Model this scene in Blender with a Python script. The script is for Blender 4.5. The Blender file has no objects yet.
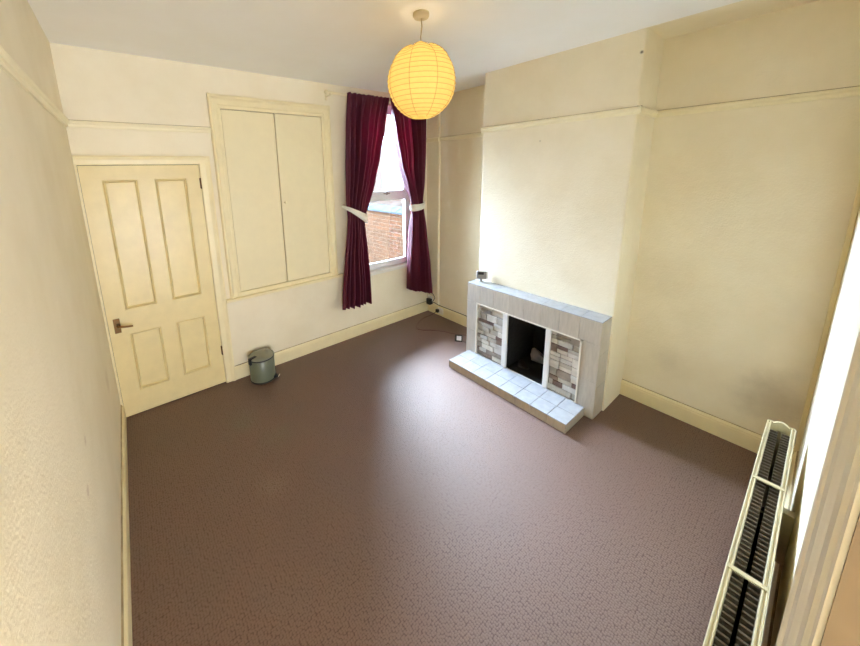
import bpy, bmesh, math, random
from mathutils import Vector, Matrix
random.seed(7)
C = bpy.context.scene.collection
PI = math.pi

# ------------------------------------------------------------------ room size (metres)
W, H = 3.372, 2.759          # right wall x, ceiling z   (left wall x=0, back wall y=0, floor z=0)
YN = -3.308                  # near wall
WC, CY1, CY2 = 3.017, -1.104, -2.341   # chimney breast front x, its two sides
RZ0, RZ1 = 2.237, 2.283      # picture rail
T = 0.22                     # wall thickness

# ------------------------------------------------------------------ materials
def mat(name):
    m = bpy.data.materials.new(name); m.use_nodes = True
    nt = m.node_tree; nt.nodes.clear()
    out = nt.nodes.new('ShaderNodeOutputMaterial'); b = nt.nodes.new('ShaderNodeBsdfPrincipled')
    nt.links.new(b.outputs[0], out.inputs[0])
    return m, nt, b, out
def N(nt, kind, **kw):
    n = nt.nodes.new(kind)
    for k, v in kw.items():
        if k.startswith('i_'): n.inputs[k[2:]].default_value = v
        else: setattr(n, k, v)
    return n
def mix(nt, fac, a, b, blend='MIX'):
    n = nt.nodes.new('ShaderNodeMix'); n.data_type = 'RGBA'; n.blend_type = blend
    for idx, v in ((0, fac), (6, a), (7, b)):
        if hasattr(v, 'links'): nt.links.new(v, n.inputs[idx])
        elif idx == 0: n.inputs[0].default_value = v
        else: n.inputs[idx].default_value = (*v, 1) if len(v) == 3 else v
    return n.outputs[2]
def ramp(nt, src, stops):
    r = nt.nodes.new('ShaderNodeValToRGB'); nt.links.new(src, r.inputs[0])
    e = r.color_ramp.elements
    while len(e) < len(stops): e.new(0.5)
    for k, (p, c) in enumerate(stops):
        e[k].position = p; e[k].color = (c, c, c, 1) if not hasattr(c, '__len__') else (*c, 1)
    return r.outputs[0]
def noise(nt, co, scale, detail=3, rough=.5):
    n = N(nt, 'ShaderNodeTexNoise'); n.inputs['Scale'].default_value = scale
    n.inputs['Detail'].default_value = detail; n.inputs['Roughness'].default_value = rough
    nt.links.new(co, n.inputs['Vector']); return n.outputs[0]
def math_(nt, op, a, b=None, c=None):
    n = nt.nodes.new('ShaderNodeMath'); n.operation = op
    for i, v in enumerate((a, b, c)):
        if v is None: continue
        if hasattr(v, 'links'): nt.links.new(v, n.inputs[i])
        else: n.inputs[i].default_value = v
    return n.outputs[0]
def bump(nt, b, h, strength, dist):
    n = nt.nodes.new('ShaderNodeBump'); n.inputs['Strength'].default_value = strength; n.inputs['Distance'].default_value = dist
    nt.links.new(h, n.inputs['Height']); nt.links.new(n.outputs[0], b.inputs['Normal'])
def pos(nt): return nt.nodes.new('ShaderNodeNewGeometry').outputs['Position']
def spot(nt, p, centre, radius, soft=1.0):
    """a grimy blotch of its own shape around a world point: 1 in the middle, 0 outside"""
    d = nt.nodes.new('ShaderNodeVectorMath'); d.operation = 'DISTANCE'; nt.links.new(p, d.inputs[0]); d.inputs[1].default_value = centre
    nz = noise(nt, p, 6, 4, .6)
    v = math_(nt, 'ADD', d.outputs['Value'], math_(nt, 'MULTIPLY', math_(nt, 'SUBTRACT', nz, .5), radius))
    n = nt.nodes.new('ShaderNodeMapRange'); n.inputs[1].default_value = radius; n.inputs[2].default_value = radius*(1-soft)
    n.interpolation_type = 'SMOOTHSTEP'; nt.links.new(v, n.inputs[0]); return n.outputs[0]

def plain(name, col, rough=.5, metal=0, spec=.5, bumpy=None, vary=0, coat=0):
    m, nt, b, o = mat(name)
    b.inputs['Base Color'].default_value = (*col, 1); b.inputs['Roughness'].default_value = rough
    b.inputs['Metallic'].default_value = metal; b.inputs['Specular IOR Level'].default_value = spec
    p = pos(nt)
    if vary:
        n = noise(nt, p, 9, 4, .6)
        c = mix(nt, ramp(nt, n, [(.35, 0.), (.7, 1.)]), col, tuple(x*(1-vary) for x in col))
        nt.links.new(c, b.inputs['Base Color'])
    if bumpy: bump(nt, b, noise(nt, p, bumpy[0], 3), bumpy[1], bumpy[2])
    return m

def wall_paint(name, col, stains=(), bump_s=.32, blot=.08):
    m, nt, b, o = mat(name); p = pos(nt)
    n1 = noise(nt, p, 2.2, 4, .6)
    c = mix(nt, ramp(nt, n1, [(.38, 0.), (.68, 1.)]), col, tuple(x*(1-blot*k) for x, k in zip(col, (.8, 1, 1.5))))
    for centre, rad, amt, sc in stains:
        f = math_(nt, 'MULTIPLY', spot(nt, p, centre, rad), amt)
        c = mix(nt, f, c, sc)
    nt.links.new(c, b.inputs['Base Color']); b.inputs['Roughness'].default_value = .78; b.inputs['Specular IOR Level'].default_value = .25
    h1 = noise(nt, p, 95, 3, .55); h2 = noise(nt, p, 22, 2, .5)
    h = math_(nt, 'ADD', h1, math_(nt, 'MULTIPLY', h2, .8))
    bump(nt, b, h, bump_s, .006)
    return m

PAINT = (.87, .795, .62)
GRIME = (.30, .24, .15)
M = {}
M['wall'] = wall_paint('magnolia_wall_paint', PAINT, stains=[
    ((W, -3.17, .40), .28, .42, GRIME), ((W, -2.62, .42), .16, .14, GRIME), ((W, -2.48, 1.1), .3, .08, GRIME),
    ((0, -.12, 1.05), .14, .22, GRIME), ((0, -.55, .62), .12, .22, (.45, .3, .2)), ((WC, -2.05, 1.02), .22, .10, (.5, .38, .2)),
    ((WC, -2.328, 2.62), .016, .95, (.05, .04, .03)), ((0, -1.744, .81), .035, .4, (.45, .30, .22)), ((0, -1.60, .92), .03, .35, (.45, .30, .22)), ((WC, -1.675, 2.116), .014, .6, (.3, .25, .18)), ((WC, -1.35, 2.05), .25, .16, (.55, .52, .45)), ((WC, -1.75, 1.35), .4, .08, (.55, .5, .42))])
M['ceiling'] = wall_paint('ceiling_paint', (.91, .91, .895), bump_s=.12, blot=.03)
M['wood'] = plain('cream_gloss_paint', (.87, .765, .48), .38, vary=.07, bumpy=(30, .05, .004))
M['rail_paint'] = plain('cream_rail_paint', (.88, .80, .56), .4, vary=.06)
M['shadow_line'] = plain('painted_shadow_line', (.50, .39, .22), .9, vary=.5)  # brown strip painted as the shadow line over rails and baseboards
M['door'] = plain('yellowed_door_paint', (.80, .665, .35), .36, vary=.07, bumpy=(26, .05, .004))
M['cupboard_door'] = plain('pale_cream_cupboard_paint', (.84, .745, .49), .42, vary=.04, bumpy=(40, .04, .003))
M['white_trim'] = plain('white_trim_paint', (.85, .82, .74), .4, vary=.05)
M['upvc'] = plain('white_upvc', (.82, .85, .87), .3)
M['brass'] = plain('tarnished_brass', (.20, .11, .04), .38, metal=.8, vary=.3)
M['chrome'] = plain('chrome', (.75, .74, .72), .2, metal=1)
M['black'] = plain('black_plastic', (.012, .012, .014), .4)
M['white_plastic'] = plain('white_plastic', (.82, .80, .75), .35)
M['grey_plastic'] = plain('grey_plastic', (.30, .28, .26), .45)
M['screen'] = plain('pale_screen', (.75, .78, .85), .25)
M['dark'] = plain('gap_shade_black', (.02, .015, .01), .9)  # shade colour for the sheets behind door and cupboard gaps
M['soot'] = plain('sooty_black', (.008, .007, .006), .9, bumpy=(18, .5, .02))
M['rubble'] = plain('pale_ash_rubble', (.33, .30, .28), .9, vary=.5, bumpy=(40, .6, .01))
M['rust'] = plain('rusty_rubble', (.022, .011, .008), .9, vary=.5, bumpy=(40, .6, .01))
M['strip'] = plain('painted_metal_strip', (.80, .80, .80), .3)
M['bin'] = plain('sage_green_enamel', (.15, .165, .11), .35)
M['bin_lid'] = plain('sage_lid', (.24, .235, .17), .4)
M['radiator'] = plain('cream_radiator_enamel', (.76, .69, .46), .35, vary=.22, bumpy=(60, .08, .003))
M['fins'] = plain('shaded_fin_metal', (.15, .12, .09), .7, vary=.4)  # fins coloured dark for the shadow between the panels
M['cord'] = plain('lamp_flex', (.40, .33, .22), .5)
M['rose'] = plain('ceiling_rose_plastic', (.62, .53, .34), .4)
M['tie'] = plain('ivory_cloth', (.78, .74, .68), .85, bumpy=(200, .2, .002))
M['pole'] = plain('cream_pole', (.80, .70, .46), .4)
M['pipe'] = plain('grey_drainpipe', (.011, .012, .013), .5, spec=0)
M['concrete'] = plain('yard_concrete', (.58, .57, .54), .9, vary=.2, bumpy=(20, .3, .01))
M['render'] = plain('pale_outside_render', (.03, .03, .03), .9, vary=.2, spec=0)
M['coping'] = plain('slate_coping', (.019, .024, .028), .6, vary=.35, bumpy=(30, .3, .01), spec=0)
M['dark_glass'] = plain('dark_window_glass', (.05, .06, .07), .1)

def tile_mat(name, col, rough, streak):
    m, nt, b, o = mat(name); p = pos(nt)
    mp = N(nt, 'ShaderNodeMapping'); mp.inputs['Scale'].default_value = streak; nt.links.new(p, mp.inputs[0])
    n = noise(nt, mp.outputs[0], 14, 4, .6)
    c = mix(nt, ramp(nt, n, [(.35, 0.), (.7, 1.)]), col, tuple(x*.84 for x in col))
    nt.links.new(c, b.inputs['Base Color']); b.inputs['Roughness'].default_value = rough
    bump(nt, b, n, .05, .003)
    return m
M['tile'] = tile_mat('beige_glazed_tile', (.55, .51, .45), .28, (1, 3.5, .6))
M['tile_skylit'] = tile_mat('sky_tinted_glazed_tile', (.39, .40, .41), .18, (1, 1, 1))  # blue-grey tint on the tile tops stands for sky reflection
M['grout'] = plain('grout', (.52, .50, .45), .85)
M['stone_grout'] = plain('stone_joint', (.24, .21, .18), .95)
for k, c in enumerate([(.70, .67, .61), (.52, .49, .44), (.32, .28, .24), (.19, .125, .105), (.44, .42, .38), (.66, .65, .63), (.25, .195, .165)]):
    M['stone%d' % k] = plain('split_stone_shade_%d' % k, c, .85, vary=.32, bumpy=(70, .7, .006))

def carpet():
    m, nt, b, o = mat('brown_loop_carpet'); p = pos(nt)
    big = noise(nt, p, 1.3, 4, .6); mid = noise(nt, p, 7, 4, .65); fine = noise(nt, p, 260, 2, .6)
    c = mix(nt, ramp(nt, big, [(.35, 0.), (.68, 1.)]), (.110, .033, .010), (.096, .034, .010))
    c = mix(nt, ramp(nt, mid, [(.45, 0.), (.75, .55)]), c, (.115, .044, .019))
    for cen, r, a, sc in (((.72, -.62, 0), .2, .5, (.085, .062, .02)), ((.92, -.95, 0), .17, .45, (.085, .062, .02)),
                          ((.74, -1.35, 0), .16, .35, (.17, .115, .08)), ((1.15, -.75, 0), .12, .35, (.06, .036, .026))):
        c = mix(nt, math_(nt, 'MULTIPLY', spot(nt, p, cen, r), a), c, sc)
    # woven loops: rows of small tufts
    mp = N(nt, 'ShaderNodeMapping'); mp.inputs['Scale'].default_value = (1, 1.25, 1); nt.links.new(p, mp.inputs[0])
    v = N(nt, 'ShaderNodeTexVoronoi'); v.voronoi_dimensions = '2D'; v.inputs['Scale'].default_value = 84; v.inputs['Randomness'].default_value = .5
    nt.links.new(mp.outputs[0], v.inputs['Vector'])
    tuft = math_(nt, 'SUBTRACT', 1.0, v.outputs['Distance'])
    h = math_(nt, 'ADD', math_(nt, 'MULTIPLY', tuft, .75), math_(nt, 'MULTIPLY', fine, .5))
    c = mix(nt, ramp(nt, h, [(.48, .7), (.75, 0.)]), c, (.05, .017, .007))
    nt.links.new(c, b.inputs['Base Color'])
    b.inputs['Roughness'].default_value = .62; nt.links.new(ramp(nt, h, [(.46, .5), (.72, 1.)]), b.inputs['Specular IOR Level']); b.inputs['IOR'].default_value = 1.75
    b.inputs['Sheen Weight'].default_value = .04; b.inputs['Sheen Roughness'].default_value = .5
    b.inputs['Sheen Tint'].default_value = (1, .93, .9, 1)
    bump(nt, b, h, .45, .005)
    return m
M['carpet'] = carpet()

def cloth():
    m, nt, b, o = mat('burgundy_curtain_cloth'); p = pos(nt)
    n = noise(nt, p, 30, 3)
    c = mix(nt, n, (.072, .004, .016), (.10, .006, .024)); nt.links.new(c, b.inputs['Base Color'])
    b.inputs['Roughness'].default_value = .7; b.inputs['Sheen Weight'].default_value = .3; b.inputs['Sheen Roughness'].default_value = .35; b.inputs['Sheen Tint'].default_value = (.9, .3, .45, 1)
    t = N(nt, 'ShaderNodeBsdfTranslucent'); t.inputs[0].default_value = (.42, .03, .11, 1)
    mx = N(nt, 'ShaderNodeMixShader'); mx.inputs[0].default_value = .2
    nt.links.new(b.outputs[0], mx.inputs[1]); nt.links.new(t.outputs[0], mx.inputs[2]); nt.links.new(mx.outputs[0], o.inputs[0])
    return m
M['curtain'] = cloth()
def paper():
    m, nt, b, o = mat('yellow_rice_paper'); p = pos(nt)
    n = noise(nt, p, 40, 4, .7)
    c = mix(nt, ramp(nt, n, [(.3, 0.), (.8, 1.)]), (.95, .77, .32), (.92, .71, .27)); nt.links.new(c, b.inputs['Base Color'])
    b.inputs['Roughness'].default_value = .8; b.inputs['Specular IOR Level'].default_value = .2
    t = N(nt, 'ShaderNodeBsdfTranslucent'); nt.links.new(c, t.inputs[0])
    mx = N(nt, 'ShaderNodeMixShader'); mx.inputs[0].default_value = .45
    nt.links.new(b.outputs[0], mx.inputs[1]); nt.links.new(t.outputs[0], mx.inputs[2]); nt.links.new(mx.outputs[0], o.inputs[0])
    return m
M['paper'] = paper()
M['rib'] = plain('bamboo_rib', (.50, .33, .10), .7)
def glass():
    m, nt, b, o = mat('window_glass'); nt.nodes.remove(b)
    t = N(nt, 'ShaderNodeBsdfTransparent'); t.inputs[0].default_value = (.96, .98, .98, 1)
    g = N(nt, 'ShaderNodeBsdfGlossy'); g.inputs['Roughness'].default_value = .02
    f = N(nt, 'ShaderNodeFresnel'); f.inputs[0].default_value = 1.35
    mx = N(nt, 'ShaderNodeMixShader'); nt.links.new(f.outputs[0], mx.inputs[0]); nt.links.new(t.outputs[0], mx.inputs[1]); nt.links.new(g.outputs[0], mx.inputs[2])
    nt.links.new(mx.outputs[0], o.inputs[0]); return m
M['glass'] = glass()
def brick(name, a, b_, mortar, axis):
    m, nt, b, o = mat(name); p = pos(nt)
    sep = nt.nodes.new('ShaderNodeSeparateXYZ'); nt.links.new(p, sep.inputs[0])
    com = nt.nodes.new('ShaderNodeCombineXYZ'); nt.links.new(sep.outputs[axis], com.inputs[0]); nt.links.new(sep.outputs[2], com.inputs[1])
    t = N(nt, 'ShaderNodeTexBrick'); nt.links.new(com.outputs[0], t.inputs['Vector'])
    t.inputs['Color1'].default_value = (*a, 1); t.inputs['Color2'].default_value = (*b_, 1); t.inputs['Mortar'].default_value = (*mortar, 1)
    t.inputs['Scale'].default_value = 1; t.inputs['Brick Width'].default_value = .225; t.inputs['Row Height'].default_value = .075
    t.inputs['Mortar Size'].default_value = .009
    n = noise(nt, p, 14, 4, .7)
    c = mix(nt, ramp(nt, n, [(.4, 0.), (.7, .6)]), t.outputs['Color'], tuple(x*.45 for x in a))
    nt.links.new(c, b.inputs['Base Color']); b.inputs['Roughness'].default_value = .95; b.inputs['Specular IOR Level'].default_value = 0
    bump(nt, b, math_(nt, 'SUBTRACT', n, math_(nt, 'MULTIPLY', t.outputs['Fac'], 1.)), .5, .01)
    return m
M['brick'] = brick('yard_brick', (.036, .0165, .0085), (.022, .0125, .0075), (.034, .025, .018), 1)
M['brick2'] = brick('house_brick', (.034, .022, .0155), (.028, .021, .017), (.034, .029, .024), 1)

# ------------------------------------------------------------------ mesh helpers
class MB:
    def __init__(s): s.bm = bmesh.new(); s.mi = 0
    def _n(s, geom):
        for f in geom:
            if isinstance(f, bmesh.types.BMFace): f.material_index = s.mi
    def box(s, x0, x1, y0, y1, z0, z1, bev=0, seg=1, mtx=None):
        r = bmesh.ops.create_cube(s.bm, size=1)
        vs = r['verts']
        for v in vs:
            v.co = Vector(((x0+x1)/2+v.co.x*(x1-x0), (y0+y1)/2+v.co.y*(y1-y0), (z0+z1)/2+v.co.z*(z1-z0)))
        fs = {f for v in vs for f in v.link_faces}
        for f in fs: f.material_index = s.mi
        if bev:
            es = {e for v in vs for e in v.link_edges}
            rr = bmesh.ops.bevel(s.bm, geom=list(es), offset=bev, segments=seg, affect='EDGES', profile=.5)
            for f in rr['faces']: f.material_index = s.mi
            vs = list({v for f in rr['faces'] for v in f.verts} | {v for v in vs if v.is_valid})
        if mtx: 
            for v in vs: v.co = mtx @ v.co
        return vs
    def prism(s, poly, z0, z1, axes='xyz', smooth=False):
        """extrude a polygon given in (a,b) along the third axis; axes = order of (a,b,extrude)"""
        ix = ['xyz'.index(c) for c in axes]
        def P(a, b, c):
            v = [0, 0, 0]; v[ix[0]] = a; v[ix[1]] = b; v[ix[2]] = c; return Vector(v)
        lo = [s.bm.verts.new(P(a, b, z0)) for a, b in poly]; hi = [s.bm.verts.new(P(a, b, z1)) for a, b in poly]
        n = len(poly); fs = []
        for i in range(n): fs.append(s.bm.faces.new((lo[i], lo[(i+1) % n], hi[(i+1) % n], hi[i])))
        fs.append(s.bm.faces.new(lo)); fs.append(s.bm.faces.new(hi[::-1]))
        for f in fs: f.material_index = s.mi
        bmesh.ops.recalc_face_normals(s.bm, faces=fs)
        return lo+hi
    def tube(s, pts, r, n=10, cap=True):
        pts = [Vector(p) for p in pts]; rings = []
        for i, p in enumerate(pts):
            d = (pts[min(i+1, len(pts)-1)] - pts[max(i-1, 0)]).normalized()
            a = d.orthogonal().normalized() if i == 0 else (a - d*a.dot(d)).normalized()
            b = d.cross(a); rr = r[i] if hasattr(r, '__len__') else r
            rings.append([s.bm.verts.new(p + rr*(math.cos(2*PI*k/n)*a + math.sin(2*PI*k/n)*b)) for k in range(n)])
        for A, B in zip(rings, rings[1:]):
            for k in range(n):
                f = s.bm.faces.new((A[k], A[(k+1) % n], B[(k+1) % n], B[k])); f.smooth = True; f.material_index = s.mi
        if cap:
            for f in (s.bm.faces.new(rings[0][::-1]), s.bm.faces.new(rings[-1])): f.material_index = s.mi
    def lathe(s, prof, cx, cy, n=32, sy=1, cap=True):
        rings = [[s.bm.verts.new((cx+r*math.cos(2*PI*k/n), cy+sy*r*math.sin(2*PI*k/n), z)) for k in range(n)] for r, z in prof]
        for A, B in zip(rings, rings[1:]):
            for k in range(n):
                f = s.bm.faces.new((A[k], A[(k+1) % n], B[(k+1) % n], B[k])); f.smooth = True; f.material_index = s.mi
        if cap:
            for f in (s.bm.faces.new(rings[0][::-1]), s.bm.faces.new(rings[-1])): f.material_index = s.mi
    def build(s, name, mats, parent=None, auto=False):
        me = bpy.data.meshes.new(name); s.bm.normal_update(); s.bm.to_mesh(me); s.bm.free()
        for m in (mats if isinstance(mats, (list, tuple)) else [mats]): me.materials.append(M[m] if isinstance(m, str) else m)
        o = bpy.data.objects.new(name, me); C.objects.link(o)
        if parent:
            o.parent = parent; o.matrix_parent_inverse = parent.matrix_world.inverted() if False else Matrix.Translation(-parent.location)
        return o
def tag(o, label=None, cat=None, group=None, kind=None):
    for k, v in (('label', label), ('category', cat), ('group', group), ('kind', kind)):
        if v: o[k] = v
    return o
def empty(name, loc, label, cat, group=None, kind=None):
    o = bpy.data.objects.new(name, None); o.empty_display_size = .05; C.objects.link(o); o.location = loc
    return tag(o, label, cat, group, kind)
def struct(o, label=None, cat=None): return tag(o, label, cat, None, 'structure')

# ------------------------------------------------------------------ the shell
b = MB(); b.box(-.15, W+.15, YN-.12, .14, -.12, 0); struct(b.build('floor', 'carpet'), 'brown loop-pile carpet covering the whole floor', 'floor')
b = MB(); b.box(-T, WC, YN-T, T, H, H+.12); b.box(WC, W+T, CY1, T, H, H+.12)
struct(b.build('ceiling', 'ceiling'), 'white painted ceiling', 'ceiling')
b = MB(); b.box(WC, W+T, YN-T, CY1, H, H+.12)
struct(b.build('trim_1', 'wall'), 'cream painted ceiling strip above the right alcove', 'ceiling')
b = MB(); b.box(-T, 0, YN-.02, T, -.12, H); struct(b.build('wall_left', 'wall'), 'cream textured wall along the left', 'wall')
# back wall with three holes: door, cupboard, window
WX0, WX1, WZ0, WZ1 = 2.28, 3.125, .695, 2.64
b = MB()
b.box(0, .012, 0, T, 0, H); b.box(.012, .768, 0, T, 1.989, H)
b.box(.768, .974, 0, T, 0, H)
b.box(.974, 1.896, 0, T, 0, .835); b.box(.974, 1.896, 0, T, 2.44, H)
b.box(1.896, WX0, 0, T, 0, H)
b.box(WX0, WX1, 0, T, 0, WZ0); b.box(WX0, WX1, 0, T, WZ1, H)
b.box(WX1, W, 0, T, 0, H)
b.box(.012, .768, T-.03, T, 0, 1.989); b.box(.974, 1.896, T-.03, T, .835, 2.44)
struct(b.build('wall_back', 'wall'), 'cream back wall with the panelled door, cupboard and window', 'wall')
b = MB(); b.box(W, W+T, YN-T, T, -.12, H); struct(b.build('wall_right', 'wall'), 'cream right-hand wall behind the fireplace alcoves', 'wall')
# chimney breast, hollow where the fire is, soft plaster corners
b = MB()
FX0, FX1, FY0, FY1, FZ1 = 2.847, WC, -1.568, -1.923, .612
def rprism(b, x0, x1, y0, y1, z0, z1, r=.012):   # front corners rounded
    a = [(x1, y0), (x1, y1)]
    poly = [(x1, y1), (x1, y0)]
    for k in range(5):
        t = PI/2*k/4; poly.append((x0+r-r*math.sin(t), y0+r-r*math.cos(t)))
    for k in range(5):
        t = PI/2*k/4; poly.append((x0+r-r*math.cos(t), y1-r+r*math.sin(t)))
    b.prism(poly, z0, z1, 'xyz')
rprism(b, WC, W, CY2, CY1, .66, H)
b.box(WC, W, CY2, FY1-.02, 0, .66); b.box(WC, W, FY0+.02, CY1, 0, .66)
struct(b.build('wall_chimney', 'wall'), 'cream chimney breast above the tiled fireplace', 'wall')
# near wall with the doorway the photograph is taken from
DX0, DX1, DZ = .03, .785, 1.99
b = MB(); b.box(0, DX0, YN-.12, YN, 0, H); b.box(DX0, DX1, YN-.12, YN, DZ, H); b.box(DX1, W, YN-.12, YN, 0, H)
struct(b.build('wall_near', 'wall'), 'cream near wall behind the radiator', 'wall')
b = MB(); b.box(-2.6, -2.5, -6.6, YN-.12, 0, H); b.box(2.6, 2.7, -6.6, YN-.12, 0, H); b.box(-2.6, 2.7, -6.7, -6.6, 0, H); b.box(-2.6, 2.7, -6.7, YN-.12, H, H+.1); b.box(-2.6, 2.7, -6.7, YN-.12, -.12, 0)
b.box(-2.6, 0, YN-.12, YN-.02, 0, H)
struct(b.build('wall_hall', 'wall'), 'cream hall beyond the near doorway', 'wall')
# corner trim and pipe boxing
b = MB(); b.box(W-.02, W, YN, YN+.021, 0, H, .003); struct(b.build('trim_2', 'wood'), 'cream vertical trim in the corner by the radiator', 'trim')
b = MB(); b.prism([(W, 0), (W-.022, 0), (W-.024, -.19)] + [(W-.024+.02*(1-math.cos(t)), -.19-.02*math.sin(t)) for t in (.4, .8, 1.2, 1.57)] + [(W, -.212)], .13, H, 'xyz')
struct(b.build('trim_3', 'wall'), 'cream boxed-in pipe in the corner beside the window', 'trim')

# baseboards (board with a small bead on top): profile (out, z)
BP = [(0, 0), (.019, 0), (.019, .100), (.016, .108), (.017, .116), (.011, .124), (.009, .132), (0, .132)]
def base(name, along, a0, a1, wallc, sgn, label):
    b = MB()
    if along == 'x': b.prism([(wallc+sgn*o, z) for o, z in BP], a0, a1, 'yzx')
    else: b.prism([(wallc+sgn*o, z) for o, z in BP], a0, a1, 'xzy')
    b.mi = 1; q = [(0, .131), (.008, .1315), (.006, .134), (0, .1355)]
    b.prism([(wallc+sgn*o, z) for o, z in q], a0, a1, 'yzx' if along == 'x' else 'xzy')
    return struct(b.build(name, ['wood', 'shadow_line']), label, 'baseboard')
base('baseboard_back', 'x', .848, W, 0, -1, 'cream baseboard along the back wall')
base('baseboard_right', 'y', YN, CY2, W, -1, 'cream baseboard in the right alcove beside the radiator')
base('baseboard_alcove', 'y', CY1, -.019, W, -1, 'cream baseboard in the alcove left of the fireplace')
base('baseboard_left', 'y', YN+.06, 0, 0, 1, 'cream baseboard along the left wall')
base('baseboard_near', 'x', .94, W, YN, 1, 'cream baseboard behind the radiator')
# picture rails
RP = [(0, RZ0), (.010, RZ0), (.014, RZ0+.008), (.015, RZ0+.022), (.022, RZ0+.028), (.026, RZ0+.036), (.024, RZ1-.003), (.018, RZ1), (0, RZ1-.004)]
def rail(name, along, a0, a1, wallc, sgn, label):
    b = MB()
    b.prism([(wallc+sgn*o, z) for o, z in RP], a0, a1, 'yzx' if along == 'x' else 'xzy')
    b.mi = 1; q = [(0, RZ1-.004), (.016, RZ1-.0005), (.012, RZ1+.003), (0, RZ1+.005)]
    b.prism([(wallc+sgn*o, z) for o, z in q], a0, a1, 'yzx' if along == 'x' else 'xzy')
    return struct(b.build(name, ['rail_paint', 'shadow_line']), label, 'picture rail')
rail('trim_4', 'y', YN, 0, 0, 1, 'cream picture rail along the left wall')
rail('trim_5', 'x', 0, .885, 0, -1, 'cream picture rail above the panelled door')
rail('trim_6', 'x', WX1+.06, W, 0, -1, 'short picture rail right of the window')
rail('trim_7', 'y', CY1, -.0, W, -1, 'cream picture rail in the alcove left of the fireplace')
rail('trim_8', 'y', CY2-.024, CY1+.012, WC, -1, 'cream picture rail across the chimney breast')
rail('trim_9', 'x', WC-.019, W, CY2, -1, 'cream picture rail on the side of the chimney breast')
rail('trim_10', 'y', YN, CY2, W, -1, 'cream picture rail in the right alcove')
b = MB(); b.box(W-.044, W-.02, -.214, 0, RZ0, RZ1, .004); struct(b.build('trim_11', 'rail_paint'), 'picture rail around the boxed-in pipe', 'picture rail')

# ------------------------------------------------------------------ door_1: four-panel door in the back wall
door = empty('door_1', (.39, 0, 0), 'closed cream four-panel door left of the cupboard', 'door', kind='structure')
DL0, DL1, DB, DT = .0165, .7635, .008, 1.984
px = [(.134, .342), (.448, .664)]
pz = [(.205, .695), (.893, 1.879)]
b = MB(); yf, yb = .002, .042
xs = [DL0, px[0][0], px[0][1], px[1][0], px[1][1], DL1]
zs = [DB, pz[0][0], pz[0][1], pz[1][0], pz[1][1], DT]
b.box(xs[0], xs[1], yf, yb, DB, DT); b.box(xs[4], xs[5], yf, yb, DB, DT)       # stiles
for a, c in ((0, 1), (2, 3), (4, 5)): b.box(xs[1], xs[4], yf, yb, zs[a], zs[c])  # rails
for a, c in ((1, 2), (3, 4)): b.box(xs[2], xs[3], yf, yb, zs[a], zs[c])          # muntins
leaf = b.build('door_leaf', 'door', door)
for (x0, x1) in px:
    for (z0, z1) in pz:
        b = MB()
        b.box(x0, x1, yf+.016, yb-.006, z0, z1)
        mw = .020       # sloping moulding round the panel
        o = [(x0, z0), (x1, z0), (x1, z1), (x0, z1)]; i = [(x0+mw, z0+mw), (x1-mw, z0+mw), (x1-mw, z1-mw), (x0+mw, z1-mw)]
        r0 = [b.bm.verts.new((x, yf+.007, z)) for x, z in o]
        m1 = [(x0+mw*.55, z0+mw*.55), (x1-mw*.55, z0+mw*.55), (x1-mw*.55, z1-mw*.55), (x0+mw*.55, z1-mw*.55)]
        r1 = [b.bm.verts.new((x, yf-.002, z)) for x, z in m1]
        r2 = [b.bm.verts.new((x, yf+.0155, z)) for x, z in i]
        for A, B in ((r0, r1), (r1, r2)):
            for k in range(4): b.bm.faces.new((A[k], A[(k+1) % 4], B[(k+1) % 4], B[k]))
        b.build('door_panel', 'door', door)
# architrave (top and right; the left side runs into the wall)
b = MB()
AP = [(0, 0), (.082, 0), (.082, -.024), (.070, -.026), (.058, -.021), (.045, -.016), (.010, -.014), (.004, -.012), (0, -.008)]
b.prism([(.765+a, o) for a, o in AP], 0, 2.052, 'xyz')
b.prism([(o, 1.987+a*.8) for a, o in AP], 0.002, .765+.082, 'yzx')
b.box(.002, .0145, -.012, .0, 0, 1.99)
b.build('architrave', 'wood', door)
for z in (1.835, .33):
    b = MB(); b.box(.756, .7655, -.004, .004, z-.042, z+.042); b.tube([(.7645, -.006, z-.045), (.7645, -.006, z+.045)], .0055, 8)
    b.build('hinge', 'brass', door)
hd = MB(); hd.box(.049, .089, -.004, .003, .722, .838, .002)
hp = hd.build('handle_plate', 'brass', door); 
b = MB(); b.tube([(.071, -.003, .785), (.071, -.045, .785)], .009, 10); b.tube([(.071, -.045, .785), (.09, -.05, .783), (.135, -.05, .775), (.165, -.048, .771)], [.009, .009, .0075, .0065], 10)
o = b.build('lever_handle', 'brass', door)
b = MB(); b.box(.012, .768, .050, .06, 0, 1.989); o = b.build('dark_backing', 'dark', door)  # dark sheet put in as the shade seen through the door gaps

# ------------------------------------------------------------------ built-in cupboard
cup = empty('built_in_cupboard', (1.435, 0, .77), 'cream two-door wall cupboard with wide moulded frame beside the window', 'cupboard')
CX0, CX1, CZ0, CZ1 = .975, 1.895, .837, 2.439
FRx0, FRx1, FRz1 = .884, 1.990, 2.549
fp = [(0, 0), (1, 0), (1, -.016), (.93, -.030), (.80, -.034), (.70, -.024), (.62, -.020), (.30, -.019), (.22, -.012), (0, -.011)]
b = MB()
b.prism([(CX0-(CX0-FRx0)*a, o) for a, o in fp], .80, FRz1, 'xyz')
b.prism([(CX1+(FRx1-CX1)*a, o) for a, o in fp], .80, FRz1, 'xyz')
b.prism([(o, CZ1+(FRz1-CZ1)*a) for a, o in fp], FRx0, FRx1, 'yzx')
b.box(CX0-.02, CX1+.02, -.019, 0, .80, CZ0)
b.build('cupboard_frame', 'wood', cup)
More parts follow.
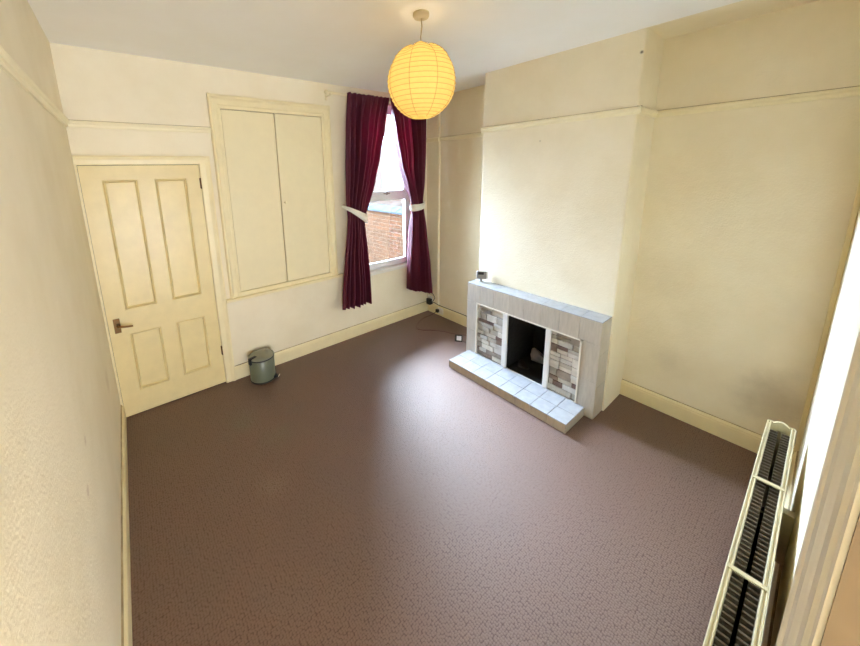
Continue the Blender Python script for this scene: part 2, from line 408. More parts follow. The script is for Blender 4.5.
b = MB(); b.box(.840, 2.030, -.052, 0, .772, .800, .008, 3); b.build('cupboard_sill', 'wood', cup)
mid = 1.424
for k, (x0, x1) in enumerate(((CX0+.004, mid-.003), (mid+.003, CX1-.004))):
    b = MB(); b.box(x0, x1, -.004-.006*k, .018, CZ0+.004, CZ1-.005, .002)
    d = b.build('cupboard_door', 'cupboard_door', cup)
    if k:
        b = MB(); b.tube([(x0+.03, -.010, 1.63), (x0+.03, -.028, 1.63)], .006, 10)
        b.tube([(x0+.03, -.024, 1.63), (x0+.03, -.030, 1.63), (x0+.03, -.038, 1.63), (x0+.03, -.041, 1.63)], [.008, .0125, .0115, .006], 12)
        b.build('knob', 'wood', d)
        for z in (2.25, 1.06):
            b = MB(); b.box(x1-.004, x1+.012, -.021, -.008, z-.035, z+.035, .002); b.build('hinge', 'wood', d)
b = MB(); b.box(.974, 1.896, .03, .04, .836, 2.44); b.build('cupboard_dark_sheet', 'dark', cup)  # dark sheet put in as the shade behind the cupboard doors

# ------------------------------------------------------------------ window_1
win = empty('window_1', (2.7, .1, WZ0), 'white framed window with upper and lower panes between the burgundy curtains', 'window', kind='structure')
y0, y1 = .075, .135; fz0 = WZ0+.03
b = MB()
b.box(WX0, WX0+.055, y0, y1, fz0, WZ1); b.box(WX1-.055, WX1, y0, y1, fz0, WZ1)
b.box(WX0, WX1, y0, y1, fz0, fz0+.05, .004); b.box(WX0, WX1, y0, y1, WZ1-.05, WZ1)
b.box(WX0+.05, WX1-.05, y0, y1, 1.575, 1.625, .004)
b.build('window_frame', 'upvc', win)
def sash(z0, z1, yy, w, name):
    b = MB(); x0, x1 = WX0+.05, WX1-.05
    b.box(x0, x0+w, yy, yy+.03, z0, z1, .004); b.box(x1-w, x1, yy, yy+.03, z0, z1, .004)
    b.box(x0+w, x1-w, yy, yy+.03, z0, z0+w, .004); b.box(x0+w, x1-w, yy, yy+.03, z1-w, z1, .004)
    s = b.build(name, 'upvc', win)
    b = MB(); b.box(x0+w-.005, x1-w+.005, yy+.012, yy+.018, z0+w-.005, z1-w+.005); b.build('pane', 'glass', s)
    return s
lo = sash(fz0+.045, 1.585, .066, .035, 'lower_sash')
up = sash(1.615, WZ1-.045, .080, .048, 'upper_sash')
b = MB(); b.box(2.70, 2.79, .055, .070, 1.628, 1.643, .003); b.box(2.735, 2.755, .050, .075, 1.62, 1.655, .003)
b.build('window_latch', 'grey_plastic', win)
b = MB(); b.box(WX0-.02, WX1+.02, -.022, .09, WZ0-.005, WZ0+.030, .006, 2); b.build('window_sill', 'white_trim', win)
b = MB(); b.box(WX0-.05, WX1+.05, .12, .27, WZ0-.03, WZ0+.012); b.build('outer_sill', 'upvc', win)

# ------------------------------------------------------------------ curtain pole, curtains, tiebacks
pole = empty('curtain_pole', (2.65, -.1, 2.655), 'cream wooden curtain pole above the window', 'curtain pole')
b = MB(); b.tube([(1.935, -.1, 2.655), (3.30, -.1, 2.655)], .0125, 12); b.build('pole', 'pole', pole)
b = MB(); b.tube([(1.90, -.1, 2.655), (1.912, -.1, 2.655), (1.93, -.1, 2.655), (1.937, -.1, 2.655), (1.945, -.1, 2.655)], [.012, .022, .022, .016, .014], 12); b.build('finial', 'pole', pole)
for x in (1.965, 3.29):
    b = MB(); b.box(x-.012, x+.012, -.012, 0, 2.60, 2.70, .003); b.box(x-.010, x+.010, -.115, -.005, 2.633, 2.643, .002); b.build('bracket', 'pole', pole)
b = MB()
for k in range(16):
    pass
b.bm.free()

def interp(tab, z):
    tab = sorted(tab)
    if z <= tab[0][0]: return tab[0][1]
    for (z0, x0), (z1, x1) in zip(tab, tab[1:]):
        if z <= z1:
            t = (z-z0)/(z1-z0); t = t*t*(3-2*t)*.35 + t*.65
            return x0+(x1-x0)*t
    return tab[-1][1]
def curtain(name, outer, inner, zo, zi, ztie, folds, seed, label):
    rnd = random.Random(seed); ph = [rnd.uniform(0, 6.28) for _ in range(4)]
    nu, nv = 120, 90; b = MB(); rows = []
    for j in range(nv+1):
        t = j/nv; row = []
        for i in range(nu+1):
            u = i/nu
            ztop = 2.676 - .004*math.sin(u*60+ph[0]); zbot = zo+(zi-zo)*u
            z = ztop+(zbot-ztop)*t
            xo, xi = interp(outer, z), interp(inner, z)
            dt = abs(z-ztie); pinch = math.exp(-(dt/.16)**2)
            # unequal pleats that run the whole drop, finer gathers under the heading
            uw = u + .025*math.sin(2*PI*u*2+ph[1]) + .012*math.sin(2*PI*u*5+ph[2])*(1-pinch)
            top = math.exp(-((2.676-z)/.16)**2)
            amp = .052*(1-.78*pinch)*(1-.75*top)*(.75+.35*math.sin(2*PI*u*1.5+ph[3])) * (1+.35*min(1, max(0, (1.2-z)/.8)))
            y = -.118 - amp*math.sin(2*PI*folds*uw + .5*math.sin(z*2.1+ph[0]))
            y += -.008*top*math.sin(2*PI*folds*2.6*u+ph[2]) - .006*math.sin(2*PI*folds*2*uw+z*3+ph[1])*(1-pinch)
            y += -.012*pinch*math.sin(PI*u)
            if abs(z-2.655) < .03: y = min(y, -.117)
            x = xo+(xi-xo)*u + .006*math.sin(9*z+ph[2])*math.sin(PI*u)
            row.append(b.bm.verts.new((x, y, z)))
        rows.append(row)
    for A, B in zip(rows, rows[1:]):
        for i in range(nu):
            f = b.bm.faces.new((A[i], A[i+1], B[i+1], B[i])); f.smooth = True
    o = b.build(name, 'curtain'); 
    s = o.modifiers.new('thick', 'SOLIDIFY'); s.thickness = .0025
    return tag(o, label, 'curtain', 'burgundy curtains at the window')
LO = [(2.68, 2.138), (2.316, 2.107), (1.92, 2.085), (1.581, 2.075), (1.42, 2.085), (1.30, 2.075), (.972, 2.029), (.645, 1.98), (.40, 1.957)]
LI = [(2.68, 2.672), (2.341, 2.589), (2.074, 2.512), (1.806, 2.435), (1.539, 2.344), (1.40, 2.290), (1.30, 2.285), (1.037, 2.31), (.742, 2.326), (.40, 2.334)]
curtain('curtain', LO, LI, .43, .42, 1.43, 6.5, 3, 'burgundy curtain tied back on the left side of the window')
RI = [(2.68, 2.682), (2.348, 2.728), (1.964, 2.808), (1.732, 2.895), (1.538, 2.971), (1.404, 2.985), (1.121, 2.966), (.807, 2.945), (.30, 2.924)]
RO = [(2.68, 3.23), (2.521, 3.21), (2.139, 3.204), (1.841, 3.186), (1.537, 3.163), (1.385, 3.185), (1.088, 3.219), (.681, 3.273), (.28, 3.31)]
curtain('curtain', RO, RI, .295, .43, 1.47, 6, 9, 'burgundy curtain tied back on the right, above the black adaptor')
def band(name, pts, ws, label):
    b = MB(); rows = []
    n = len(pts); P = [Vector(p) for p in pts]
    fine = []
    for i in range(n-1):                                  # Catmull-Rom
        p0, p1, p2, p3 = P[max(i-1, 0)], P[i], P[i+1], P[min(i+2, n-1)]
        for k in range(6):
            t = k/6
            fine.append((.5*((2*p1)+(p2-p0)*t+(2*p0-5*p1+4*p2-p3)*t*t+(3*p1-p0-3*p2+p3)*t**3), ws[i]+(ws[i+1]-ws[i])*t))
    fine.append((P[-1], ws[-1]))
    for p, w in fine: rows.append([b.bm.verts.new(p+Vector((0, 0, w*k))) for k in (-.5, -.17, .17, .5)])
    for A, B in zip(rows, rows[1:]):
        for k in range(3):
            f = b.bm.faces.new((A[k], B[k], B[k+1], A[k+1])); f.smooth = True
    o = b.build(name, 'tie'); s = o.modifiers.new('thick', 'SOLIDIFY'); s.thickness = .006; s.offset = 1
    return tag(o, label, 'curtain tieback', 'ivory curtain tiebacks')
band('curtain_tieback', [(2.085, -.012, 1.545), (2.068, -.09, 1.535), (2.10, -.160, 1.510), (2.19, -.186, 1.455), (2.275, -.175, 1.405), (2.318, -.120, 1.395), (2.26, -.062, 1.43), (2.15, -.05, 1.50), (2.09, -.016, 1.543)],
     [.022, .03, .05, .078, .095, .085, .06, .035, .022], 'ivory cloth tieback around the left curtain')
band('curtain_tieback', [(3.205, -.012, 1.52), (3.195, -.09, 1.50), (3.165, -.165, 1.485), (3.08, -.188, 1.466), (2.99, -.172, 1.458), (2.958, -.115, 1.46), (3.02, -.058, 1.48), (3.12, -.05, 1.50), (3.20, -.016, 1.52)],
     [.03, .042, .062, .074, .082, .075, .06, .04, .03], 'ivory cloth tieback around the right curtain')

# ------------------------------------------------------------------ pendant light with paper lantern
LX, LY, LZ = 1.688, -1.673, 2.398
pen = empty('pendant_light', (LX, LY, H), 'yellow paper lantern hanging on a short flex from the ceiling', 'pendant light')
b = MB(); b.lathe([(.044, H), (.046, H-.005), (.046, H-.016), (.042, H-.022), (.038, H-.027), (.012, H-.029)], LX, LY, 28); b.build('ceiling_rose', 'rose', pen)
b = MB(); b.tube([(LX, LY, H-.027), (LX+.003, LY-.002, H-.07), (LX-.002, LY+.002, H-.12), (LX, LY, 2.585)], .0035, 8); b.build('flex', 'cord', pen)
b = MB(); b.lathe([(.012, 2.585), (.017, 2.575), (.018, 2.53), (.021, 2.525), (.021, 2.50)], LX, LY, 16); b.build('lamp_holder', 'white_plastic', pen)
b = MB(); R_, RV = .194, .203; prof = []; nr = 19
th0, th1 = .33, PI-.30
for k in range(nr*4+1):
    th = th0+(th1-th0)*k/(nr*4)
    sag = -.0028*abs(math.sin(PI*(k % 4)/4.))
    prof.append(((R_+sag)*math.sin(th), LZ+(RV+sag)*math.cos(th)))
b.lathe(prof, LX, LY, 56, cap=False)
for f in b.bm.faces:
    pass
rnd = random.Random(5)
for v in b.bm.verts:
    d = Vector((v.co.x-LX, v.co.y-LY, 0)); dd = d.length; a = math.atan2(d.y, d.x)
    s = 1+.012*math.sin(3*a+1)*math.sin((v.co.z-LZ)*9)+.006*math.sin(7*a+v.co.z*30)
    if v.co.z > LZ+.12: v.co.z += .007*math.sin(5*a+1)
    v.co.x = LX+d.x*s; v.co.y = LY+d.y*s
shade = b.build('paper_shade', 'paper', pen)
b = MB()
for k in range(1, nr):
    th = th0+(th1-th0)*k/nr; r = R_*math.sin(th)+.0006; z = LZ+RV*math.cos(th)
    pts = []
    for q in range(49):
        a = 2*PI*q/48; s = 1+.012*math.sin(3*a+1)*math.sin((z-LZ)*9)+.006*math.sin(7*a+z*30)
        pts.append((LX+r*s*math.cos(a), LY+r*s*math.sin(a), z+(.007*math.sin(5*a+1) if z > LZ+.12 else 0)))
    b.tube(pts, .0011, 5, cap=False)
for q in range(8):                                              # glued paper seams
    a = 2*PI*q/8-.30; pts = []
    for k in range(25):
        th = th0+(th1-th0)*k/24; z = LZ+RV*math.cos(th); r = R_*math.sin(th)+.0005
        s = 1+.012*math.sin(3*a+1)*math.sin((z-LZ)*9)+.006*math.sin(7*a+z*30)
        pts.append((LX+r*s*math.cos(a), LY+r*s*math.sin(a), z+(.007*math.sin(5*a+1) if z > LZ+.12 else 0)))
    b.tube(pts, .0013, 5)
b.build('lantern_ribs', 'rib', shade)
b = MB(); zt = LZ+RV*math.cos(th0)
b.tube([(LX-.06, LY, zt+.003), (LX-.02, LY, zt+.016), (LX+.02, LY, zt+.016), (LX+.06, LY, zt+.003)], .0015, 6)
b.tube([(LX, LY-.06, zt+.003), (LX, LY-.02, zt+.016), (LX, LY+.02, zt+.016), (LX, LY+.06, zt+.003)], .0015, 6)
b.build('wire_frame', 'chrome', pen)

# ------------------------------------------------------------------ fireplace
fire = empty('fireplace', (2.847, -1.72, 0), 'beige tiled fireplace with stone panels and open black grate', 'fireplace')
SY0, SY1, SZ, SX = -1.103, -2.330, .795, 2.847
def tiles(b, origin, U, V, Nn, lu, lv, nu, nv, th=.006, gap=.0022, bev=.0012):
    """nu x nv glazed tiles covering lu x lv from origin along U,V, rising th along Nn"""
    U, V, Nn = Vector(U), Vector(V), Vector(Nn); m = Matrix((U, V, Nn)).transposed().to_4x4(); m.translation = Vector(origin)
    su, sv = lu/nu, lv/nv
    for i in range(nu):
        for j in range(nv):
            b.box(i*su+gap/2, (i+1)*su-gap/2, j*sv+gap/2, (j+1)*sv-gap/2, -.001, th, bev, 1, m)
PY0, PY1, PZ = -1.218, -2.203, .612      # inner edge of the tiled frame
g = .006
b = MB(); b.mi = 1
b.box(SX+g, WC-.001, PY0, SY0-g, 0, SZ-g); b.box(SX+g, WC-.001, SY1+g, PY1, 0, SZ-g); b.box(SX+g, WC-.001, PY1, PY0, PZ, SZ-g)
b.mi = 0
tiles(b, (SX+g, SY0, PZ), (0, -1, 0), (0, 0, 1), (-1, 0, 0), SY0-SY1, SZ-PZ-.004, 8, 1)
tiles(b, (SX+g, SY0, 0), (0, -1, 0), (0, 0, 1), (-1, 0, 0), SY0-PY0, PZ, 1, 2)
tiles(b, (SX+g, PY1, 0), (0, -1, 0), (0, 0, 1), (-1, 0, 0), PY1-SY1, PZ, 1, 2)
tiles(b, (SX+g, SY1+g, 0), (1, 0, 0), (0, 0, 1), (0, -1, 0), WC-SX-g, SZ-.004, 1, 3)
tiles(b, (SX+g, SY0-g, 0), (1, 0, 0), (0, 0, 1), (0, 1, 0), WC-SX-g, SZ-.004, 1, 3)
b.build('tiled_surround', ['tile', 'grout'], fire)
b = MB(); tiles(b, (SX, SY0, SZ-g), (0, -1, 0), (1, 0, 0), (0, 0, 1), SY0-SY1, WC-SX, 8, 1, th=.007)
b.build('mantel_tiles', 'tile_skylit', fire)
b = MB(); e = .011
b.box(SX-.003, SX+.03, PY0-e, PY0, .072, PZ); b.box(SX-.003, SX+.03, PY1, PY1+e, .072, PZ); b.box(SX-.003, SX+.03, PY1, PY0, PZ-e, PZ)
b.build('edge_trim', 'white_trim', fire)
def stone_panel(ya, yb, seed):
    """coursed split stone between y=ya (left) and y=yb, real blocks of uneven size and depth"""
    rnd = random.Random(seed); b = MB(); b.mi = 7; zb, zt = .075, PZ-e
    b.box(SX+.022, WC-.001, yb, ya, zb, zt)
    z = zb; Wd = ya-yb
    while z < zt-.012:
        h = rnd.choice([.040, .046, .052, .07]); h = min(h, zt-z)
        if zt-(z+h) < .022: h = zt-z
        y = 0; first = rnd.uniform(.03, .085)
        while y < Wd-.004:
            w = first if y == 0 else rnd.uniform(.07, .135)
            if Wd-(y+w) < .03: w = Wd-y
            parts = [(z, z+h)] if (h < .06 or rnd.random() < .4) else [(z, z+h*.52), (z+h*.52, z+h)]
            for (za, zc) in parts:
                b.mi = rnd.choices(range(7), [6, 4, 2.5, 2.6, 4, 5, 2])[0]
                d = rnd.uniform(.006, .017)
                b.box(SX+.023-d, SX+.024, ya-y-w+.0018, ya-y-.0018, za+.0018, zc-.0018, .003, 1)
            y += w
        z += h
    return b.build('stone_panel', ['stone%d' % k for k in range(7)]+['stone_grout'], fire)
S0, S1 = (-1.519, -1.568), (-1.923, -1.966)
stone_panel(PY0-e, S0[0], 21); stone_panel(S1[1], PY1+e, 34)
for (a, c) in (S0, S1):
    b = MB(); b.box(SX-.004, SX+.018, c, a, .072, PZ-e, .003)
    b.build('metal_strip', 'strip', fire)
b = MB(); x1 = W-.02; yA, yB = FY0-.001, FY1+.001       # firebox: floor, back, sides, top
b.box(SX+.02, x1, yB-.018, yA+.018, .0, .072); b.box(x1-.03, x1, yB-.018, yA+.018, .072, .655)
b.box(SX+.0185, x1, yA, yA+.018, .072, .655); b.box(SX+.0185, x1, yB-.018, yB, .072, .655); b.box(SX+.02, x1, yB, yA, PZ-.004, .655)
b.build('firebox', 'soot', fire)
b = MB(); HX0, HY0, HY1, HZ = 2.545, -1.140, -2.268, .075
b.mi = 1; b.box(HX0+g, SX+.02, HY1+g, HY0-g, 0, HZ-g)
b.mi = 0
tiles(b, (HX0+g, HY0, 0), (0, -1, 0), (0, 0, 1), (-1, 0, 0), HY0-HY1, HZ-.004, 8, 1)
tiles(b, (HX0, HY1+g, 0), (1, 0, 0), (0, 0, 1), (0, -1, 0), SX-HX0-.002, HZ-.004, 2, 1)
tiles(b, (HX0, HY0-g, 0), (1, 0, 0), (0, 0, 1), (0, 1, 0), SX-HX0-.002, HZ-.004, 2, 1)
b.mi = 2
tiles(b, (HX0, HY0, HZ-g), (0, -1, 0), (1, 0, 0), (0, 0, 1), HY0-HY1, SX-HX0-.005, 8, 2, th=.007)
b.build('hearth', ['tile', 'grout', 'tile_skylit'], fire)
# lumps left in the grate
def lump(name, c, s, seed, m, label):
    rnd = random.Random(seed); b = MB(); bmesh.ops.create_icosphere(b.bm, subdivisions=3, radius=1)
    q = [Vector((rnd.uniform(-1, 1), rnd.uniform(-1, 1), rnd.uniform(-1, 1))).normalized() for _ in range(9)]
    a = [rnd.uniform(.45, .85) for _ in q]
    for v in b.bm.verts:
        for n_, d in zip(q, a):
            k = v.co.dot(n_)
            if k > d: v.co -= n_*(k-d)*.9
        v.co = Vector((c[0]+v.co.x*s[0], c[1]+v.co.y*s[1], c[2]+v.co.z*s[2]))
    zmin = min(v.co.z for v in b.bm.verts)
    for v in b.bm.verts: v.co.z += .0725-zmin if c[2] < .2 else 0
    return tag(b.build(name, m), label, 'rubble')
lump('rubble_lump', (3.14, -1.715, .16), (.075, .10, .09), 1, 'rubble', 'pale ashy lump at the back of the black fire grate')
lump('rubble_lump', (2.985, -1.66, .13), (.055, .075, .035), 2, 'rust', 'dark brown lump at the front left of the black fire grate')

# ------------------------------------------------------------------ thermostat on the mantel
th = empty('thermostat', (2.945, -1.192, SZ+.001), 'small grey wireless thermostat with dark display on the mantel corner', 'thermostat')
mt = Matrix.Translation((2.945, -1.192, SZ+.001)) @ Matrix.Rotation(math.radians(42), 4, 'Z')    # faces -x, turned to the room
b = MB(); b.box(.004, .024, -.066, .048, .030, .112, .008, 3, mt); b.build('case', 'white_plastic', th)
b = MB(); b.box(-.001, .006, -.048, .046, .032, .110, .003, 2, mt); b.build('front', 'grey_plastic', th)
b = MB(); b.box(-.003, .0, -.022, .032, .076, .104, .001, 1, mt); b.build('display', 'black', th)
b = MB(); b.box(-.006, .03, -.022, .022, .0, .006, .002, 1, mt); b.box(.008, .018, -.010, .010, .004, .034, .002, 1, mt); b.build('stand', 'grey_plastic', th)

# ------------------------------------------------------------------ pedal bin
BX, BY, BR = 1.062, -.146, .112
pb = empty('pedal_bin', (BX, BY, 0), 'small sage green pedal bin by the baseboard next to the door', 'bin')
b = MB(); b.lathe([(BR-.006, .006), (BR-.002, .012), (BR, .03), (BR, .217), (BR-.003, .221)], BX, BY, 40); b.build('bin_body', 'bin', pb)
b = MB(); b.lathe([(BR-.004, 0), (BR+.003, .002), (BR+.003, .012), (BR-.002, .014)], BX, BY, 40); b.build('base_ring', 'black', pb)
b = MB(); b.lathe([(BR-.004, .219), (BR+.003, .220), (BR+.003, .229), (BR-.004, .231)], BX, BY, 40); b.build('rim', 'black', pb)
b = MB(); b.lathe([(BR+.001, .230), (BR+.002, .235), (BR-.006, .242), (BR*.6, .248), (.012, .250)], BX, BY, 40); lid = b.build('lid', 'bin_lid', pb)
ca, sa = math.cos(math.radians(196)), math.sin(math.radians(196))
b = MB()
mt = Matrix.Translation((BX, BY, 0)) @ Matrix.Rotation(math.radians(196), 4, 'Z')
b.box(.055, .112, -.016, .016, .243, .251, .003, 2, mt); b.box(.106, .126, -.016, .016, .19, .249, .004, 2, mt); b.build('hinge_bracket', 'black', pb)
mt = Matrix.Translation((BX, BY, 0)) @ Matrix.Rotation(math.radians(-38), 4, 'Z')
b = MB(); b.box(.09, .128, -.022, .022, .010, .030, .004, 2, mt); b.box(.122, .150, -.018, .018, .014, .022, .003, 2, mt); pd = b.build('pedal', 'black', pb)
b = MB(); b.box(.146, .158, -.019, .019, .012, .026, .004, 2, mt); b.build('pedal_tip', 'chrome', pd)

# ------------------------------------------------------------------ radiator on the near wall
RX0, RX1, RT = 1.10, 2.688, .62
rad = empty('radiator', ((RX0+RX1)/2, -3.217, .12), 'long cream double-panel radiator with open dark-finned top along the near wall', 'radiator')
def panel(yA, yB, name):
    b = MB(); d = (yB-yA)
    b.box(RX0, RX1, yA, yA+d*.36, .12, RT, .003, 2); b.box(RX0, RX1, yB-d*.36, yB, .12, RT, .003, 2)
    b.box(RX0+.002, RX1-.002, yA+d*.3, yB-d*.3, .122, RT-.006)
    b.build(name, 'radiator', rad)
panel(-3.185, -3.170, 'front_panel'); panel(-3.266, -3.251, 'back_panel')
for (ya, yb) in ((-3.213, -3.186), (-3.250, -3.224)):
    b = MB(); x = RX0+.03; pitch = .0235
    while x < RX1-.045:
        b.box(x, x+.0065, ya, yb, .15, RT-.022, .0); b.box(x, x+pitch*.5, ya if ya < -3.22 else yb-.002, ya+.002 if ya < -3.22 else yb, .15, RT-.035)
        x += pitch
    b.build('convector_fins', 'fins', rad)
for x in (RX0+.14, 1.64, 2.168):
    b = MB(); b.box(x-.0085, x+.0085, -3.262, -3.174, RT-.004, RT+.003, .0015); b.build('cross_strap', 'radiator', rad)
for x, s in ((RX1, -1), (RX0, 1)):
    b = MB(); xa, xb = sorted((x, x+s*.008)); b.box(xa, xb, -3.262, -3.174, .13, RT+.002, .002)
    pts = [(x+s*.004+.0*k, -3.218+.022*math.cos(t), RT-.006+.016*math.sin(t)) for k, t in enumerate([PI*q/8 for q in range(9)])]
    b.prism([(-3.245, RT-.002), (-3.236, RT+.006), (-3.226, RT+.013), (-3.216, RT+.015), (-3.206, RT+.011), (-3.198, RT+.005), (-3.190, RT-.002)], x+s*.001, x+s*.014, 'yzx')
    b.build('end_cap', 'radiator', rad)
b = MB(); b.box(RX0+.01, RX1-.01, -3.2505, -3.1855, .122, .128); b.build('gap_blocker', 'fins', rad)  # added dark sheet, hides the lit floor so the gap reads black
for x in (RX0+.2, RX1-.4):
    b = MB(); b.box(x-.02, x+.02, -3.307, -3.262, .2, .45, .002); b.build('wall_bracket', 'radiator', rad)
b = MB(); b.tube([(RX1-.05, -3.218, .13), (RX1-.05, -3.218, .0)], .0085, 10); b.build('pipe', 'radiator', rad)
b = MB(); b.tube([(RX0+.05, -3.218, .13), (RX0+.05, -3.218, .0)], .0085, 10); b.build('pipe', 'radiator', rad)

# ------------------------------------------------------------------ sockets, plugs, cables in the back corner
def socket(name, y, z, w, h, x, label):
    e_ = empty(name, (x, y, z), label, 'wall socket')
    b = MB(); b.box(x-.014, x, y-w/2, y+w/2, z-h/2, z+h/2, .004, 2); f = b.build('face_plate', 'white_plastic', e_)
    b = MB(); b.box(x-.017, x-.013, y-w*.42, y-w*.2, z+h*.1, z+h*.36, .001); b.build('rocker_switch', 'white_plastic', e_)
    return e_
XB = W-.024
socket('wall_socket', -.075, .192, .085, .085, XB, 'white wall socket half hidden behind the right curtain above the baseboard')
socket('wall_socket', -.262, .072, .088, .086, W-.019, 'white wall socket on the baseboard, with a black plug in it')
ad = empty('socket_adaptor', (3.32, -.088, .1), 'black power adaptor plugged in under the right curtain', 'power adaptor')
b = MB(); b.box(XB-.060, XB-.0142, -.120, -.050, .125, .205, .006, 2); b.box(XB-.03, XB-.0003, -.115, -.055, .126, .148); b.build('adaptor_body', 'black', ad)
b = MB(); b.tube([(XB-.035, -.12, .175), (XB-.04, -.16, .19), (XB-.03, -.185, .24), (XB-.03, -.15, .285), (XB-.03, -.11, .29)], .004, 8); b.build('lead', 'black', ad)
pg = empty('mains_plug', (3.33, -.225, .07), 'black mains plug in the low socket in the back corner', 'plug')
b = MB(); b.box(W-.019-.052, W-.0332, -.249, -.209, .052, .094, .006, 2); b.build('plug_body', 'black', pg)
def cable(name, pts, r, m, label):
    P = [Vector(p) for p in pts]; n = len(P); fine = []
    for i in range(n-1):
        p0, p1, p2, p3 = P[max(i-1, 0)], P[i], P[i+1], P[min(i+2, n-1)]
        for k in range(8):
            t = k/8; fine.append(.5*((2*p1)+(p2-p0)*t+(2*p0-5*p1+4*p2-p3)*t*t+(3*p1-p0-3*p2+p3)*t**3))
    fine.append(P[-1]); b = MB(); b.tube(fine, r, 8)
    return tag(b.build(name, m), label, 'cable')
cable('cable', [(XB-.03, -.1215, .165), (W-.032, -.16, .158), (W-.035, -.22, .150), (W-.014, -.30, .1365), (W-.006, -.6, .1365), (W-.006, -1.0985, .1365)], .0042, 'black', 'dark cable resting along the top of the alcove baseboard')
M['red_cord'] = plain('brown_red_flex', (.10, .035, .025), .5)
cable('cable', [(W-.075, -.222, .062), (3.25, -.20, .03), (3.12, -.17, .0042), (2.965, -.235, .0042), (2.86, -.33, .0042), (2.89, -.415, .0042), (2.96, -.475, .0042), (3.05, -.60, .0042), (3.10, -.72, .0042), (3.20, -.86, .0042)], .0040, 'red_cord', 'thin brown cord looping over the carpet in the back corner')
dv = empty('small_monitor', (3.0, -.87, 0), 'small black device with white screen standing on the carpet by the fireplace', 'monitor')
mt = Matrix.Translation((3.0, -.87, .0008)) @ Matrix.Rotation(math.radians(38), 4, 'Z') @ Matrix.Rotation(math.radians(22), 4, 'Y')
b = MB(); b.box(0, .022, -.042, .042, .0, .075, .004, 2, mt); b.build('casing', 'black', dv)
b = MB(); b.box(-.002, .004, -.030, .022, .014, .062, .001, 1, mt); b.build('screen', 'screen', dv)
mt2 = Matrix.Translation((3.0, -.87, .0)) @ Matrix.Rotation(math.radians(38), 4, 'Z')
b = MB(); b.box(.030, .062, -.012, .012, 0, .012, .002, 1, mt2); b.build('foot', 'black', dv)
cable('cable', [(3.04, -.905, .0045), (3.05, -.96, .0042), (3.10, -1.0, .0042), (3.17, -1.02, .0042), (3.24, -1.04, .0042)], .003, 'black', 'short black lead on the carpet behind the small black device')

# ------------------------------------------------------------------ doorway trim on the near wall (stepped architrave)
CXc, CYc = .2421, -3.2153
b = MB()
pr = [(.930, -.042), (.930, -.0466), (.868, -.0466), (.868, -.052), (.812, -.052), (.812, -.0567), (.790, -.0567), (.787, -.062)]
poly = [(x, CYc+d) for x, d in pr] + [(.787, YN), (.930, YN)]
poly = [(.930, YN), (.930, CYc-.043), (.926, CYc-.042), (.922, CYc-.0440), (.919, CYc-.0466), (.870, CYc-.0466), (.862, CYc-.0500), (.858, CYc-.0520), (.813, CYc-.0520), (.808, CYc-.0560), (.800, CYc-.0567), (.790, CYc-.0567), (.787, CYc-.0610), (.787, YN)]
b.prism(poly, 0, 2.12, 'xyz')
b.box(.002, DX0-.002, YN, CYc-.055, 0, 2.12); b.box(.002, .787, YN, CYc-.050, DZ+.0, 2.12)
struct(b.build('trim_12', 'white_trim'), 'cream moulded architrave of the near doorway beside the radiator', 'architrave')

# ------------------------------------------------------------------ outside the window
b = MB(); b.box(-2, 12, T+.02, 14, -.5, -.3); struct(b.build('ground', 'concrete'), 'concrete yard outside the window', 'ground')
gw = empty('garden_wall', (4.3, 3, -.3), 'low brick yard wall with slate coping outside the window', 'wall')
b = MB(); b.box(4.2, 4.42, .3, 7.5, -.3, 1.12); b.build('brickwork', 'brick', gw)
b = MB()
y = .3
while y < 7.4: b.prism([(4.14, 1.12), (4.48, 1.12), (4.48, 1.15), (4.32, 1.235), (4.14, 1.15)], y+.003, y+.44, 'xzy'); y += .447
b.build('coping', 'coping', gw)
nh = empty('neighbouring_house', (6.4, 4, -.3), 'pale brick house with a grey drainpipe behind the yard wall', 'house')
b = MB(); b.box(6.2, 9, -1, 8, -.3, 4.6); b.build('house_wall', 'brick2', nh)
b = MB(); b.box(6.13, 9, -1.1, 8.1, 4.6, 4.75); b.prism([(6.0, 4.75), (9.1, 4.75), (9.1, 6.2)], -1.1, 8.1, 'xzy'); b.build('roof', 'coping', nh)
b = MB(); b.tube([(6.13, 3.35, -.3), (6.13, 3.35, 4.6)], .055, 12); b.build('drainpipe', 'pipe', nh)
for (ya, yb, za, zb) in ((3.75, 4.75, 1.3, 2.9), (1.55, 2.45, 1.2, 2.8)):
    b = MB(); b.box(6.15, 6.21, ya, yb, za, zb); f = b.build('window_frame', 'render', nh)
    b = MB(); b.box(6.14, 6.16, ya+.08, (ya+yb)/2-.03, za+.08, zb-.08); b.box(6.14, 6.16, (ya+yb)/2+.03, yb-.08, za+.08, zb-.08); b.build('window_pane', 'dark_glass', f)

# ------------------------------------------------------------------ light
w = bpy.data.worlds.new('sky'); bpy.context.scene.world = w; w.use_nodes = True
nt = w.node_tree; bg = nt.nodes['Background']
SKY = 82.0
bg.inputs[0].default_value = (.74, .93, 1.26, 1); bg.inputs[1].default_value = SKY
sl = bpy.data.lights.new('hazy_sun', 'SUN'); sl.energy = 22; sl.angle = math.radians(38); sl.color = (.93, .97, 1.0)
so = bpy.data.objects.new('hazy_sun', sl); C.objects.link(so); so.location = (3, 6, 6)
so.rotation_euler = Vector((-.45, -1, -1.0)).to_track_quat('-Z', 'Y').to_euler()
pl = bpy.data.lights.new('window_portal', 'AREA'); pl.shape = 'RECTANGLE'; pl.size = WX1-WX0; pl.size_y = WZ1-WZ0; pl.cycles.is_portal = True
po = bpy.data.objects.new('window_portal', pl); C.objects.link(po); po.location = ((WX0+WX1)/2, .2, (WZ0+WZ1)/2); po.rotation_euler = (-PI/2, 0, 0)
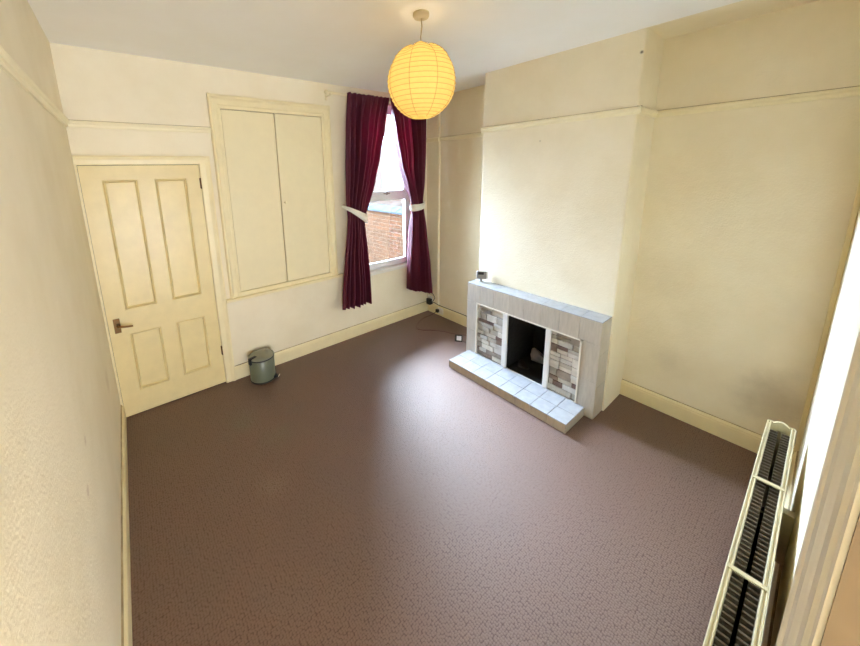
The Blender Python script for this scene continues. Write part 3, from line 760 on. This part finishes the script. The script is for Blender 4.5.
bl = bpy.data.lights.new('added_lantern_bulb', 'POINT'); bl.shadow_soft_size = .03; bl.energy = 1.0; bl.color = (1, .86, .66)  # added inside the shade to brighten the paper lantern
bo = bpy.data.objects.new('added_lantern_bulb', bl); C.objects.link(bo); bo.location = (LX, LY, 2.43)

hl = bpy.data.lights.new('hall_fill_light', 'AREA'); hl.shape = 'RECTANGLE'; hl.size = 4.2; hl.size_y = 1.5; hl.energy = 250; hl.spread = math.radians(150); hl.color = (.86, .97, 1.2)  # added fill light shining in through the near doorway
ho = bpy.data.objects.new('hall_fill_light', hl); C.objects.link(ho); ho.location = (.1, -6.5, .8); ho.rotation_euler = (PI/2+.2, 0, 0)
M['pale_render'] = plain('pale_blocker_render', (.72, .72, .70), .9, vary=.15, bumpy=(40, .3, .01))
b = MB(); b.box(-1.5, 1.35, T+.03, 6, -.3, 3.0); struct(b.build('wall_sky_blocker', 'pale_render'), 'unseen pale block added outside the window to shape the light', 'wall')  # unseen block, added to cut sky light and bounce some back
M['reveal_shade'] = plain('tan_reveal_shade', (.165, .115, .06), .7, vary=.2)  # tan colour stands for shade on the doorway reveal
b = MB(); b.box(.7825, .7868, YN-.12, -3.2765, 0, DZ); struct(b.build('trim_13', 'reveal_shade'), 'tan lining added to darken the near doorway reveal', 'trim')

# ------------------------------------------------------------------ camera
cam = bpy.data.cameras.new('camera'); co = bpy.data.objects.new('camera', cam); C.objects.link(co)
cam.sensor_fit = 'HORIZONTAL'; cam.sensor_width = 36; cam.lens = 341.8266/860*36
cam.shift_x = (430-388.1402)/860; cam.shift_y = (238.3246-323)/860
cam.clip_start = .01
rt = Vector((0.79131319, -0.61102239, -0.02179614)); upv = Vector((0.13606819, 0.14123818, 0.98058005)); fw = Vector((0.59607791, 0.77891169, -0.19490434))
m = Matrix((rt, upv, -fw)).transposed().to_4x4(); m.translation = Vector((.2420859, -3.21534615, 1.90620925)); co.matrix_world = m
sc = bpy.context.scene; sc.camera = co
sc.view_settings.view_transform = 'Standard'; sc.view_settings.look = 'None'; sc.view_settings.gamma = 1; sc.view_settings.use_curve_mapping = False
sc.view_settings.exposure = 0.45
sc.cycles.max_bounces = 14; sc.cycles.diffuse_bounces = 10; sc.cycles.transparent_max_bounces = 16; sc.cycles.use_denoising = True
sc.cycles.sample_clamp_indirect = 8; sc.cycles.caustics_reflective = False; sc.cycles.caustics_refractive = False
bpy.context.view_layer.update()
